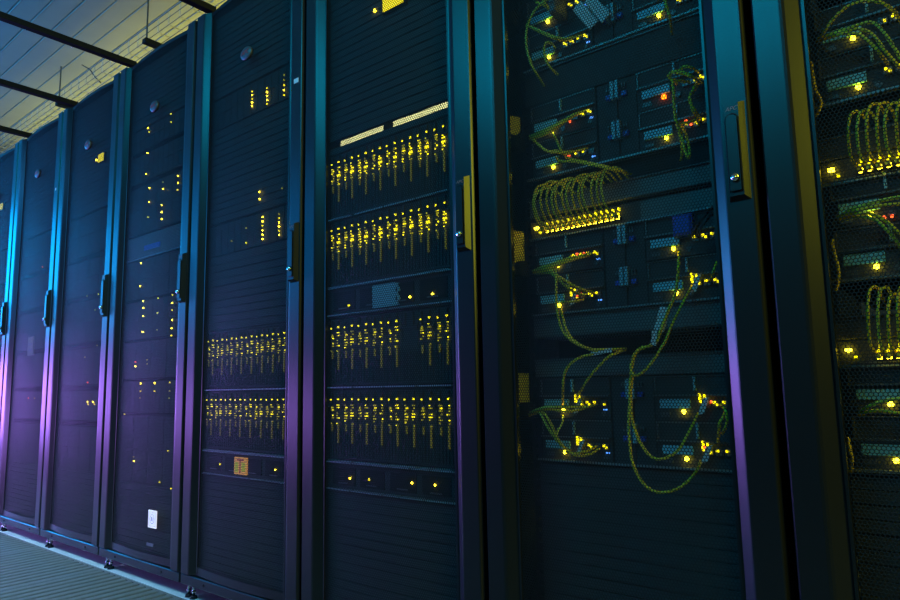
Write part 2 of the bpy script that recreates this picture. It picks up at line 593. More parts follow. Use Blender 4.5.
PL['post_rear_r'] = MB().box(0.289, 0.293, 0.955, 1.0, 0.1, 1.995).mesh('frame_post', POWDER)

RACK_LABELS = [
    'black server rack with an olive-yellow lit stile, cut by the right edge',
    'black server rack whose mesh door shows four storage arrays and long dangling yellow cables',
    'black server rack with four rows of blinking blades under a pale slit of light',
    'black server rack with a white sticker on its stile and an orange label',
    'black server rack with a small white paper sign low on its mesh door',
    'black server rack with a small yellow display just below its oval badge',
    'black server rack with a beige label, second from the far end of the row',
    'black server rack at the far end of the row, only a sliver showing']
CX = []
RACKS = []
for i in range(8):
    xr, xl = GAPS[i], GAPS[i + 1]
    cx = (xr + xl) / 2; CX.append(cx); sx = (xr - xl) / 0.6
    rk = thing('server_rack', RACK_LABELS[i], 'server rack', (cx, 0, 0), 'server racks standing in one row')
    rk.scale.x = sx
    RACKS.append(rk)
    link('base_plinth', PL['base'], rk)
    for sxn in (-0.16, 0.18):
        link('screw', PL['screw'], rk, (sxn, 0.001, 0.088))
    if i not in (2, 3):
        link('side_panel', PL['side'], rk)
    if i not in (3, 4):
        link('side_panel', PL['side'], rk, (0.584, 0, 0))
    link('roof_panel', PL['roof'], rk)
    for k in ('post_l', 'post_r', 'post_rear_l', 'post_rear_r'):
        link('frame_post', PL[k], rk)
    oy = OY if i > 1 else 0.0
    link('mounting_rail', PL['rail_l'], rk, (0, oy, 0)); link('mounting_rail', PL['rail_r'], rk, (0, oy, 0))
    if i > 1:
        link('side_filler', PL['side_filler'], rk, (0, OY, 0))
    for fx in (-0.285, 0.285):
        for fy in (0.045, 0.94):
            f = link('foot', PL['foot'], rk, (fx, fy, FZ + 0.001)); link('stem', PL['stem'], f)
    d = thing('door', None, None, (0, 0, 0), None, rk)
    for k in ('left_stile', 'right_stile', 'mesh_panel', 'top_rail', 'bottom_rail', 'handle', 'lever', 'lever_groove'):
        link(k, PL[k], d)
    link('lock', PL['lock'], d)['label'] = 'chrome lock cylinder'
    link('handle_lettering', PL['word_handle'], d, (0.2645, -0.0113, 1.1435))
    bd = link('badge', PL['badge'], d, (0.012, arc_y(0.312) - 0.0005, 1.764)); bd['label'] = 'oval metal badge with red letters'
    link('badge_lettering', PL['word_badge'], d, (0.012, arc_y(0.312) - 0.0108, 1.764))


def blanks(i, z0, z1):
    """1U blanking panels from z0 up to z1 as parts of rack i"""
    n = max(1, round((z1 - z0) / 0.0445)); h = (z1 - z0) / n
    for k in range(n):
        o = link('blanking_panel', PL['panel1'], RACKS[i], (0, OY if i > 1 else 0.0, z0 + k * h)); o.scale.z = h / 0.0445


# ------------------------------------------------------------------ storage arrays (two columns of controllers)
def led_mesh(key, r, m):
    return shared(('led', key, r), lambda: MB().ball((0, 0, 0), r, 4, 8).mesh('status_light', m, True))


def slats(b, x0, x1, z0, z1, y, n):
    for k in range(n):
        xa = x0 + (x1 - x0) * k / n
        b.box(xa, xa + (x1 - x0) / n * 0.72, y - 0.004, y + 0.002, z0, z1)


MW, MH = 0.1650, 0.0865


def module_body():
    b = MB(); y = D_EQ
    b.bevbox(0, MW, y, y + 0.05, 0.0005, MH - 0.0005, 0.0015)
    return b.mesh('controller_module', BEZEL)


def module_flap():
    """raised outline of the upper flap and the ledge under it"""
    b = MB(); y = D_EQ
    b.box(0.002, 0.005, y - 0.004, y + 0.001, 0.054, 0.083)
    b.box(0.001, MW - 0.002, y - 0.008, y + 0.001, 0.0475, 0.0505)
    b.box(0.001, MW - 0.002, y - 0.003, y + 0.001, 0.0835, 0.0855)
    return b.mesh('flap_frame', mat('dull_steel', (0.16, 0.165, 0.17), 0.42, 0.3))


def module_tick():
    return MB().box(0.0785, 0.0825, D_EQ - 0.007, D_EQ + 0.001, 0.056, 0.083).mesh('release_lever', LIGHTP)


def module_vent():
    b = MB()
    b.box(0.012, 0.070, D_EQ - 0.006, D_EQ + 0.001, 0.0245, 0.0415)
    return b.mesh('vent_bar', mat('teal_vent_bar', (0.26, 0.66, 0.78), 0.45))


def module_ports():
    b = MB(); y = D_EQ
    for k in range(4):
        x = 0.094 + 0.017 * k
        b.box(x, x + 0.013, y - 0.006, y + 0.001, 0.026, 0.038)
    b.cyl((0.085, y - 0.004, 0.014), 'y', 0.006, 0.004, 10)
    b.cyl((0.150, y - 0.004, 0.012), 'y', 0.005, 0.004, 10)
    b.box(0.012, 0.030, y - 0.003, y + 0.001, 0.008, 0.016)
    return b.mesh('port_block', mat('port_metal', (0.11, 0.115, 0.12), 0.4, 0.3))


def module_plugs(seed):
    rd = random.Random(seed)
    b = MB(); y = D_EQ
    for k in range(4):
        x = 0.094 + 0.017 * k + 0.002
        if rd.random() < 0.85:
            b.box(x, x + 0.0045, y - 0.0085, y - 0.005, 0.033, 0.0375)
        if rd.random() < 0.6:
            b.box(x + 0.0055, x + 0.009, y - 0.0085, y - 0.005, 0.029, 0.033)
    return b.mesh('link_light', LEDM)


def storage_array(cx, z0, label, orange=False, seed=0, rows=2, tags=()):
    t = thing('storage_array', label, 'storage array', (cx, 0, z0), 'storage arrays in the two nearest racks')
    y = D_EQ
    hh = rows * 0.0875
    b = MB().box(-0.2245, 0.2245, y + 0.004, y + 0.62, 0.001, hh + 0.001)
    b.build('chassis', DARK, t)
    b = MB().box(-0.2225, 0.2225, y - 0.010, y + 0.004, -0.0015, 0.0025)
    b.build('shelf_lip', mat('lip_steel', (0.30, 0.31, 0.32), 0.4, 0.3), t)
    # the middle strip with its latches
    b = MB().box(-0.044, 0.043, y + 0.002, y + 0.010, 0.003, hh)
    b.box(-0.0015, 0.0015, y - 0.003, y + 0.004, 0.004, hh - 0.01)
    b.build('centre_strip', BEZEL, t)
    for r in range(rows):
        zz = r * 0.0875
        lb = MB().box(-0.0095, -0.0025, y - 0.011, y + 0.004, zz + 0.044, zz + 0.083).box(0.0010, 0.008, y - 0.011, y + 0.004, zz + 0.044, zz + 0.083)
        lb.build('latch', LIGHTP, t)['label'] = 'pale double latch plate'
        for s in (-0.0215, 0.0135):
            MB().bevbox(s, s + 0.011, y - 0.007, y + 0.003, zz + 0.047, zz + 0.057, 0.001).build('blue_catch', BLUEP, t)['label'] = 'small blue catch'
            MB().box(s, s + 0.003, y - 0.004, y + 0.003, zz + 0.066, zz + 0.077).box(s + 0.006, s + 0.009, y - 0.004, y + 0.003, zz + 0.066, zz + 0.077).build('clip', GREYP, t)
        for c, xo in enumerate((-0.2125, 0.0456)):
            mo = link('controller_module', shared('module', module_body), t, (xo, 0, zz + 0.001))
            link('flap_frame', shared('flap', module_flap), mo)
            link('release_lever', shared('tick', module_tick), mo)
            link('vent_bar', shared('vent', module_vent), mo)
            link('port_block', shared('ports', module_ports), mo)
            link('link_light', module_plugs(seed * 10 + r * 2 + c), mo)
            og = orange and r == 1 and c == 1
            o = link('status_light', led_mesh('o' if og else 'y', 0.0055 if og else 0.0044, LEDO if og else LED), mo, (0.057, y - 0.004, 0.0175))
            if og:
                o['label'] = 'glowing orange light'
            if (r, c) in tags:
                q = MB(); q.v += [(0.086, y - 0.012, 0.012), (0.098, y - 0.014, 0.016), (0.109, y - 0.014, 0.046), (0.097, y - 0.012, 0.043)]
                q.v += [(a, bb + 0.0012, cc) for a, bb, cc in q.v]
                q.f += [(0, 1, 2, 3), (7, 6, 5, 4)] + [(k, (k + 1) % 4, 4 + (k + 1) % 4, 4 + k) for k in range(4)]
                q.build('cable_tag', TAGM, mo)['label'] = 'pale paper tag'
                MB().box(0.088, 0.091, y - 0.010, y - 0.003, 0.034, 0.052).box(0.097, 0.100, y - 0.010, y - 0.003, 0.036, 0.050).build('tag_light', LEDM, mo)
            if c == 0:
                MB().box(0.150, 0.158, y - 0.004, y + 0.001, 0.019, 0.0215).build('blue_light', LEDB, mo)
    return t


R1X, R0X = CX[1], 0.287
ARR = []
storage_array(R1X, 1.412, 'storage array at the very top of the cable-strung rack, two blank tags hanging on it', seed=1)
ARR.append(storage_array(R1X, 1.150, 'storage array just above the looped patch cables, with a bright orange light', orange=True, seed=2))
ARR.append(storage_array(R1X, 0.837, 'storage array just below the row of looped patch cables', seed=3, tags=((0, 0), (0, 1))))
ARR.append(storage_array(R1X, 0.522, 'lowest storage array of the cable-strung rack, where the longest cables end', seed=4, tags=((0, 0), (1, 0), (0, 1), (1, 1))))
storage_array(R0X, 1.153, 'storage array at the top right corner, under broad arching yellow cables', seed=5)
ARR.append(storage_array(R0X, 0.846, 'storage array between the two network switches of the rack cut by the frame', seed=6))
storage_array(R0X, 0.537, 'storage array under the lower network switch at the right edge', seed=7)
storage_array(R0X, 1.424, 'storage array hidden above the frame in the rightmost rack', seed=8)


# a few red and orange port lights
for k, pts in enumerate((((691, 124), (686, 121), (570, 121.5), (569, 155.5)), ((577, 254), (584, 253.5), (577, 296), (581, 294)), ((705, 404), (711, 402), (704, 447), (579, 450)), ((884, 217.5), (892, 216)))):
    for (px, py) in pts:
        p = at(px, py, D_EQ - 0.008)
        link('red_light', led_mesh('rp', 0.0030, LEDR), ARR[k], (p.x - ARR[k].location.x, p.y, p.z - ARR[k].location.z))['label'] = 'small red light'


# ------------------------------------------------------------------ network switches with loops
def patch_panel(cx, z0, n, label, x_first, pitch):
    t = thing('fibre_switch', label, 'network switch', (cx, 0, z0), 'network switches full of yellow plugs')
    y = D_EQ
    MB().bevbox(-0.2245, 0.2245, y, y + 0.20, 0.0005, 0.043, 0.0015).build('panel_body', BEZEL, t)
    MB().bevbox(0.040, 0.215, y - 0.004, y + 0.001, 0.003, 0.040, 0.0012).build('cover_plate', GREYP, t)['label'] = 'plain grey cover plate'
    MB().box(-0.2225, 0.2225, y - 0.009, y + 0.001, -0.001, 0.002).build('shelf_lip', ZINC, t)
    for k in range(n):
        x = x_first + pitch * k
        p = MB().box(x - 0.0042, x + 0.0042, y - 0.010, y + 0.001, 0.010, 0.018).build('port', DARK, t)
        MB().box(x - 0.0034, x + 0.0034, y - 0.0125, y - 0.0095, 0.0105, 0.0172).build('link_light', LED, p)
        rd = random.Random(k + n)
        MB().box(x - 0.003, x + 0.0005, y - 0.008, y - 0.003, 0.022, 0.026).box(x + 0.001 * rd.random(), x + 0.004, y - 0.012, y - 0.006, 0.029, 0.033 + 0.004 * rd.random()).build('upper_light', LEDM, p)
    MB().box(-0.2105, -0.2015, y - 0.006, y + 0.001, 0.024, 0.0295).build('power_light', LED, t)
    MB().box(-0.1985, -0.1945, y - 0.006, y + 0.001, 0.013, 0.017).build('status_light', LEDM, t)
    return t


patch_panel(R1X, 1.010, 14, 'network switch with fourteen lit yellow plugs in the cable-strung rack', -0.175, 0.0130)
patch_panel(R0X, 1.012, 8, 'upper network switch at the right edge, under tall looped yellow cables', -0.163, 0.0130)
patch_panel(R0X, 0.704, 8, 'lower network switch at the right edge, with a twin power light', -0.163, 0.0130)


def drawer(cx, z0, h, label, m=GREYP, cat='rack panel', name='cover_panel', x0=-0.2245, x1=0.2245):
    t = thing(name, label, cat, (cx, 0, z0), 'grey panels between the storage arrays')
    y = D_EQ
    MB().bevbox(x0, x1, y - 0.001, y + 0.25, 0.0005, h - 0.0005, 0.002).build('panel_face', m, t)
    MB().box(x0, x1, y - 0.006, y, h - 0.003, h - 0.0005).build('upper_flange', mat('flange_steel', (0.10, 0.105, 0.11), 0.45, 0.2), t)
    return t


drawer(R1X, 1.062, 0.041, 'dark grey panel right above the looped patch cables')
drawer(R1X, 0.787, 0.048, 'upper grey panel of the two with the white cable tags hanging in front')
drawer(R1X, 0.698, 0.042, 'lower grey panel, over the lowest storage array of the cable-strung rack')
drawer(R1X, 1.327, 0.080, 'dark blank panel under the topmost storage array of the cable-strung rack', BEZEL)
blanks(1, 0.112, 0.518)
blanks(1, 1.592, 1.985)
blanks(0, 0.112, 0.530)
blanks(0, 1.602, 1.985)
drawer(R0X, 0.748, 0.040, 'dark panel behind the lower loops of the rightmost rack', BEZEL)
drawer(R0X, 1.056, 0.040, 'dark panel behind the upper loops of the rightmost rack', BEZEL)
MB().box(-0.2245, 0.2245, D_EQ + 0.008, D_EQ + 0.012, 1.098, 1.155).build('gap_cover', DARK, RACKS[1])  # gap covers are dark sheets added to stop light leaking through
MB().box(-0.2245, 0.2245, D_EQ + 0.008, D_EQ + 0.012, 1.094, 1.158).build('gap_cover', DARK, RACKS[0])
MB().box(-0.2245, 0.2245, D_EQ + 0.10, D_EQ + 0.104, 0.742, 0.785).build('gap_back_panel', DARK, RACKS[1])


# ------------------------------------------------------------------ blade enclosures
def blade_mesh():
    b = MB(); y = D_EQ; h = 0.192; wdt = 0.0535
    b.bevbox(0.0008, wdt, y, y + 0.4, 0.003, h, 0.0012)
    for k in range(5):
        x = 0.005 + k * 0.0098
        b.box(x, x + 0.0022, y - 0.003, y + 0.001, 0.010, 0.085)
    b.box(0.003, wdt - 0.002, y - 0.005, y + 0.001, 0.145, 0.150)
    b.box(0.010, 0.014, y - 0.006, y + 0.001, 0.152, 0.186)
    b.box(0.036, 0.040, y - 0.006, y + 0.001, 0.152, 0.186)
    return b.mesh('blade', BEZEL)


def blade_lights(kind, seed):
    """bright blob, columns and faint tails of one blade: three meshes"""
    rd = random.Random(seed)
    y = D_EQ - 0.004
    hi, mid, low = MB(), MB(), MB()
    x1, x2 = 0.015, 0.0385
    def q(b, x, z, w, h):
        b.box(x - w / 2, x + w / 2, y - 0.003, y, z - h / 2, z + h / 2)
    q(mid, x1 - 0.004, 0.164, 0.0045, 0.0045)
    q(mid, x2, 0.166, 0.0045, 0.0045)
    q(low, x1, 0.142, 0.004, 0.008)
    z = 0.150
    while z > 0.095:
        for xc in (x1, x2):
            for s in (-0.005, 0.001):
                if rd.random() < (0.62 if z > 0.11 else 0.34):
                    q(mid if rd.random() < 0.42 else low, xc + s + 0.002, z, 0.0028, 0.0030)
        z -= 0.0072
    if kind == 'blob':
        hi.box(x2 - 0.005, x2 + 0.006, y - 0.003, y, 0.123, 0.129)
        q(hi, x2 + 0.003, 0.136, 0.004, 0.004)
    tail = MB()
    for xc in (x1, x2):
        q(tail, xc + 0.001, 0.075 if xc == x2 else 0.088, 0.004, 0.055 if xc == x2 else 0.02)
    return (hi.mesh('status_lights', LEDM), mid.mesh('status_lights', LEDM), low.mesh('dim_lights', LEDW), tail.mesh('faint_lights', LEDX))


def blade_enclosure(cx, z0, label, kind, group, empty=(), seed=0):
    t = thing('blade_enclosure', label, 'blade enclosure', (cx, OY, z0), group)
    t.scale.z = 0.955
    y = D_EQ
    MB().box(-0.224, 0.224, y + 0.01, y + 0.60, 0.0, 0.198).build('chassis', DARK, t)
    lip = MB()
    rd = random.Random(seed)
    for k in range(4):
        lip.box(-0.222 + k * 0.111, -0.222 + k * 0.111 + 0.096 + 0.01 * rd.random(), y - 0.009, y + 0.01, -0.002, 0.0015)
    lip.build('shelf_lip', ZINC, t)
    MB().box(-0.222, 0.222, y - 0.005, y + 0.01, 0.195, 0.199).build('top_lip', BEZEL, t)
    for k in range(8):
        bl = link('blade', shared('blade', blade_mesh), t, (-0.2155 + k * 0.0538, 0, 0.002))
        if k in empty:
            continue
        A = shared(('lights', kind, k % 4), lambda: blade_lights(kind, k % 4 + 7 * (kind == 'blob')))
        for me, nm in zip(A, ('bright_light', 'led_column', 'dim_light', 'faint_light')):
            if len(me.vertices):
                link(nm, me, bl)
    return t


R2X, R3X, R4X = CX[2] - 0.004, CX[3] - 0.004, CX[4]
GB = 'blade enclosures full of yellow indicator lights'
blade_enclosure(R2X, 1.146, 'top blade enclosure, just under the pale slit of light', 'blob', GB, seed=1)
blade_enclosure(R2X, 0.957, 'second blade enclosure from the top, over the slim unit with the teal plate', 'blob', GB, seed=2)
blade_enclosure(R2X, 0.687, 'blade enclosure with a dark gap among its lights, under the teal plate', 'plain', GB, empty=(5,), seed=3)
blade_enclosure(R2X, 0.496, 'lowest blade enclosure of the rack with the pale slit', 'plain', GB, seed=4)
blade_enclosure(R3X, 0.687, 'upper of the two blade enclosures in the rack with the orange label', 'plain', GB, seed=5)
blade_enclosure(R3X, 0.496, 'blade enclosure directly above the unit with the orange label', 'plain', GB, seed=6)


def slim_unit(cx, z0, h, label, leds=(), plate=None, seed=0):
    t = thing('rack_server', label, 'rack server', (cx, OY, z0), 'slim rack servers')
    y = D_EQ
    MB().bevbox(-0.224, 0.224, y, y + 0.6, 0.001, h - 0.001, 0.0015).build('chassis', BEZEL, t)
    lip = MB(); rd = random.Random(seed)
    for zz in (-0.001, h - 0.002):
        x = -0.222
        while x < 0.2:
            L = 0.05 + 0.09 * rd.random()
            lip.box(x, min(0.222, x + L), y - 0.010 - 0.002 * rd.random(), y, zz, zz + 0.003); x += L + 0.006
    lip.build('shelf_lip', ZINC, t)
    b = MB()
    for k in range(4):
        x = -0.20 + 0.105 * k
        b.box(x, x + 0.085, y - 0.003, y + 0.002, 0.012, h - 0.014)
    b.build('drive_bay', DARK, t)
    hb = MB()
    for k in range(4):
        x = -0.175 + 0.105 * k
        hb.box(x, x + 0.035, y - 0.006, y - 0.002, 0.016, 0.019)
    hb.build('bay_handle', mat('dull_steel', (0.16, 0.165, 0.17), 0.42, 0.3), t)
    for x, z, k in leds:
        p = at(x, z, D2 - 0.005); x, z = p.x - cx, p.z - z0
        link('status_light', led_mesh({'y': 'ys', 'r': 'rs', 'm': 'ms'}[k], 0.0030, {'y': LED, 'r': LEDR, 'm': LEDM}[k]), t, (x, y - 0.005, z))
    return t


u = slim_unit(R2X, 0.879, 0.076, 'slim unit with a lit teal plate between the second and third blade rows', ((410, 297, 'y'), (432.5, 293.7, 'y'), (348.8, 305.5, 'm')), seed=11)
MB().box(-0.046, 0.036, D_EQ - 0.006, D_EQ + 0.001, 0.008, 0.066).build('teal_plate', LIGHTP, u)['label'] = 'pale square plate'
b = MB()
for k in range(5):
    b.box(0.036 + 0.006 * (k % 2), 0.044 + 0.006 * (k % 2), D_EQ - 0.006, D_EQ + 0.001, 0.009 + 0.011 * k, 0.0205 + 0.011 * k)
b.build('side_grip', LIGHTP, u)
slim_unit(R2X, 0.424, 0.070, 'slim unit with four yellow lights under the lowest blade row', ((350, 478, 'y'), (369, 479.5, 'm'), (412, 483, 'y'), (435, 485, 'y')), seed=12)
u = slim_unit(R3X, 0.422, 0.072, 'slim unit carrying a orange label in the rack with the white sticker', ((219.8, 464, 'm'), (275.2, 469.7, 'y')), seed=13)
lab = MB().box(-0.037, 0.028, D_EQ - 0.008, D_EQ - 0.003, 0.010, 0.060).build('orange_label', ORANGEL, u)
lab['label'] = 'orange label with two green-printed columns'
MB().box(-0.032, -0.016, D_EQ - 0.0088, D_EQ - 0.0075, 0.016, 0.046).box(0.003, 0.021, D_EQ - 0.0088, D_EQ - 0.0075, 0.018, 0.045).build('green_print', GREENL, lab)
MB().box(-0.022, 0.012, D_EQ - 0.0088, D_EQ - 0.0075, 0.050, 0.055).box(-0.008, -0.003, D_EQ - 0.0088, D_EQ - 0.0075, 0.013, 0.050).build('red_print', REDP, lab)

# blank filler above and below
blanks(2, 0.112, 0.420)
blanks(2, 1.374, 1.985)
MB().box(-0.226, 0.226, D2, D2 + 0.012, 1.334, 1.353).build('filler_strip', BLANK, RACKS[2])
blanks(3, 0.112, 0.418)


def disk_shelf(cx, z0, h, label, leds, rack, cols=12, depth=0.5):
    """a wide unit of upright drive carriers with a few lit lights given in world points"""
    t = thing('disk_shelf', label, 'disk shelf', (cx, OY, z0), 'disk shelves in the middle racks')
    y = D_EQ
    MB().box(-0.224, 0.224, y + 0.004, y + depth, 0.001, h - 0.001).build('chassis', DARK, t)
    cm = shared(('carrier', round(h, 3), cols), lambda: MB().bevbox(0.001, 0.448 / cols - 0.001, y - 0.001, y + 0.1, 0.004, h - 0.004, 0.001).box(0.004, 0.448 / cols - 0.004, y - 0.004, y, h * 0.5, h * 0.5 + 0.003).mesh('drive_carrier', BEZEL))
    for k in range(cols):
        link('drive_carrier', cm, t, (-0.224 + k * 0.448 / cols, 0, 0))
    for (px, py, kind) in leds:
        p = at(px, py, D2 - 0.005)
        k = {'y': ('ys', LED), 'r': ('rs', LEDR), 'm': ('ms', LEDM), 'w': ('ws', LEDW)}[kind]
        link('status_light', led_mesh(k[0], 0.0028, k[1]), t, (p.x - cx, p.y - OY, p.z - z0))
    return t


# rack with the orange label: upper units, light columns
def col(x, y0, y1, n, kinds='y', dx=0.0):
    return [(x + dx * k, y0 + (y1 - y0) * k / max(1, n - 1), kinds[k % len(kinds)]) for k in range(n)]


disk_shelf(R3X, 1.565, 0.115, 'upper disk shelf of the rack with the white sticker, three columns of lights', col(252, 91.5, 106, 5, 'mymyy') + col(267, 88, 104, 5, 'myyym') + col(284, 75, 95, 5, 'wwmym'), 3, depth=0.13)
disk_shelf(R3X, 1.125, 0.110, 'middle disk shelf of the rack with the white sticker, tall light columns', col(262.5, 217, 239, 6, 'yymyyy') + col(279, 214, 235, 6, 'wmyymy') + col(246, 228, 243, 2, 'wm') + [(231.5, 241, 'w'), (259.5, 192, 'y'), (259.5, 199, 'y'), (282, 188, 'w')], 3)
blanks(3, 0.880, 1.122)
blanks(3, 1.238, 1.562)
blanks(3, 1.683, 1.985)

R4L = [(148, 128, 'y'), (149, 132, 'm'), (171, 114, 'm'), (171, 122, 'm'), (147.5, 153, 'y'), (146, 174, 'y'), (149.5, 188, 'y'), (163, 189, 'y'), (163, 182, 'w'), (178, 176, 'y'), (178, 183, 'y'), (177.5, 190, 'm'),
       (149, 202, 'y'), (161.5, 205, 'y'), (161.5, 212, 'y'), (161.5, 219, 'y'), (148, 217, 'm'), (141, 263, 'y'), (140, 286, 'y'), (143, 301, 'y'), (143.4, 308, 'y'), (143, 316, 'y'), (142.5, 332, 'y'), (158, 298, 'm'), (157.5, 313, 'm'), (157, 330, 'w'),
       (172.5, 295, 'm'), (172, 303, 'y'), (172, 310, 'm'), (172, 320, 'y'), (171.5, 328, 'y'), (171.3, 335.5, 'm'), (135.5, 362, 'r'), (135.5, 366.5, 'y'), (147, 364, 'w'), (147, 360, 'w'), (140.6, 383.5, 'y'), (140.6, 391, 'm'), (140, 398, 'w'), (154.5, 383, 'y'), (154.5, 391, 'm'),
       (169.5, 382.5, 'm'), (169.5, 391, 'w'), (169, 398, 'w'), (124.5, 414, 'm'), (134, 461, 'y'), (133.5, 457, 'w'), (159.5, 482, 'm'), (147.5, 489, 'y'), (147.5, 494, 'm'), (159, 491, 'w'), (171, 488.5, 'm'), (168, 451, 'm'), (152, 507, 'y')]
shelves = [(1.700, 0.10, 'topmost disk shelf of the rack with the white sign, just under its badge'), (1.560, 0.125, 'sparsely lit disk shelf below the topmost one in the rack with the white sign'), (1.335, 0.21, 'disk shelf with many lights above the blue display in the rack with the white sign'),
           (1.06, 0.165, 'disk shelf with two left-hand lights right below the blue display'), (0.895, 0.16, 'disk shelf with three tall light columns in the rack with the white sign'), (0.735, 0.155, 'disk shelf with a red and a yellow light at its left'), (0.600, 0.13, 'disk shelf with two rows of dim lights below the red light'), (0.330, 0.265, 'lowest disk shelf of the rack with the white sign, right above the sign')]
for z0, h, lab in shelves:
    sel = []; z0, h = zz(z0), h * 0.932
    for e in R4L:
        z = at(e[0], e[1], D2).z
        if z0 <= z < z0 + h + 0.008:
            sel.append(e)
    disk_shelf(R4X, z0, h, lab, sel, 4, 4 if h > 0.14 else 12)
blanks(4, 0.112, 0.350)
blanks(4, 1.728, 1.985)
# the unit with the blue display
u = thing('console_unit', 'console unit with a small blue display in the rack with the white sign', 'console', (R4X, OY, zz(1.229)))
u.scale.z = 0.93
MB().bevbox(-0.224, 0.224, D_EQ - 0.004, D_EQ + 0.4, 0.001, 0.098, 0.002).build('chassis', GREYP, u)
MB().box(-0.075, 0.045, D_EQ - 0.007, D_EQ - 0.003, 0.030, 0.050).build('display', SCREENB, u)['label'] = 'blue display strip'
MB().box(-0.22, 0.22, D_EQ - 0.008, D_EQ, 0.0, 0.003).build('shelf_lip', ZINC, u)

# racks further along: a few lit units
R5X, R6X, R7X = CX[5], CX[6], CX[7]


def yellow_display(pxs, label):
    (a, b), (c, d) = pxs
    p = at(a, b, D2); q = at(c, d, D2)
    zc = (p.z + q.z) / 2; xc = (p.x + q.x) / 2
    t = thing('status_display', label, 'display', (xc, D2, zc - 0.008), 'small yellow status displays')
    wd = abs(q.x - p.x) / 2
    MB().bevbox(-wd - 0.006, wd + 0.006, -0.010, 0.003, -0.008, 0.034, 0.002).build('bezel', DARK, t)
    MB().box(-wd, wd, -0.013, -0.009, -0.004, 0.030).build('screen', SCREEN, t)
    link('status_light', led_mesh('ys', 0.0045, LED), t, (-wd - 0.040, -0.003, 0.020))
    return t


yellow_display(((386, 7), (406, 2)), 'yellow lit display at the top of the rack with the pale slit')
yellow_display(((101, 160.5), (106, 158)), 'yellow lit display below the pale blue oval badge')
yellow_display(((1.8, 210), (5.0, 206)), 'tiny yellow lit display at the far left edge')
shelf_bands = [(0.34, 0.20), (0.56, 0.14), (0.72, 0.17), (0.91, 0.20), (1.13, 0.17), (1.32, 0.20)]
ord5 = ['lowest', 'second from the bottom', 'third from the bottom', 'third from the top', 'second from the top', 'topmost']
L5 = [(107.5, 155, 'y'), (87, 296, 'w'), (98.3, 294, 'm'), (97, 345.5, 'w'), (87.4, 402, 'y'), (93, 402, 'y'), (88, 404.5, 'm'), (94.4, 404.5, 'm'), (85, 357, 'w'), (95, 310, 'w'), (77, 172, 'w'), (87.5, 382.5, 'r')]
L6 = [(42.5, 267, 'r'), (28.5, 398, 'r'), (34.5, 398, 'w')]
for rx, nm, LL, ri in ((R5X, 'the rack with the yellow display', L5, 5), (R6X, 'the rack with the beige label', L6, 6), (R7X, 'the rack at the far end of the row', [], 7)):
    for (z0, h), od in zip(shelf_bands, ord5):
        z0, h = zz(z0), h * 0.932
        sel = [e for e in LL if z0 <= at(e[0], e[1], D2).z < z0 + h + 0.02]
        disk_shelf(rx, z0, h, od + ' disk shelf of ' + nm, sel, ri, 4)
    blanks(ri, 0.112, 0.358); blanks(ri, 1.47, 1.985)
p = at(30.5, 347, D2 - 0.006)
t = thing('beige_label', 'small beige label behind the mesh of the second rack from the far end', 'label', (p.x, p.y, p.z - 0.04))
MB().box(-0.035, 0.035, -0.001, 0.007, 0, 0.09).build('label_card', mat('beige_card', (0.5, 0.45, 0.3), 0.7), t)
MB().box(-0.02, 0.02, -0.0018, -0.0005, 0.02, 0.03).box(-0.02, 0.02, -0.0018, -0.0005, 0.05, 0.055).build('label_print', INK, t)


# ------------------------------------------------------------------ papers, stickers
t = thing('paper_sign', 'small white paper sign with a round print, low on a mesh door', 'sign', (-2.006, arc_y(0.400) - 0.0035, 0.222))
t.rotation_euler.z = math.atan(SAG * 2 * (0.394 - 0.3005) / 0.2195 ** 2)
MB().box(-0.026, 0.026, -0.0012, 0.0012, 0, 0.058).build('sheet', mat('glowing_white_paper', (0.8, 0.8, 0.82), 0.6, emit=(0.95, 0.85, 1.0), strength=0.55), t)  # paper sheet; the glow is added in place of light falling on it
b = MB()
n = 20
for k in range(n):
    a0, a1 = 2 * math.pi * k / n, 2 * math.pi * (k + 1) / n
    i0 = len(b.v)
    for a in (a0, a1):
        for r in (0.0135, 0.0165):
            b.v.append((r * 0.95 * math.cos(a), -0.0016, 0.029 + r * math.sin(a)))
    b.f.append((i0, i0 + 2, i0 + 3, i0 + 1))
b.box(-0.008, -0.002, -0.0017, -0.001, 0.022, 0.037).box(0.003, 0.0075, -0.0017, -0.001, 0.021, 0.036).box(-0.021, 0.021, -0.0017, -0.001, 0.051, 0.0525).box(-0.021, 0.021, -0.0017, -0.001, 0.0055, 0.007).box(-0.021, -0.0195, -0.0017, -0.001, 0.007, 0.051).box(0.0195, 0.021, -0.0017, -0.001, 0.007, 0.051)
b.build('print', mat('lilac_print', (0.45, 0.42, 0.62), 0.7), t)
MB().box(0.256, 0.276, -0.001, 0.0005, 1.580, 1.594).build('sticker', PAPER, RACKS[3])['label'] = 'small white sticker'
MB().box(0.258, 0.270, -0.001, 0.0005, 1.628, 1.640).build('sticker', PAPER, RACKS[6])['label'] = 'small white sticker'
t = MB().box(-0.022, 0.022, -0.0012, 0.0012, 0, 0.010).build('serial_label', mat('grey_blue_label', (0.10, 0.11, 0.14), 0.5), RACKS[4], loc=(0.096, arc_y(0.396) - 0.002, 0.160))
t.rotation_euler.z = math.atan(SAG * 2 * (0.396 - 0.3005) / 0.2195 ** 2)

# ------------------------------------------------------------------ cables
NC = [0]


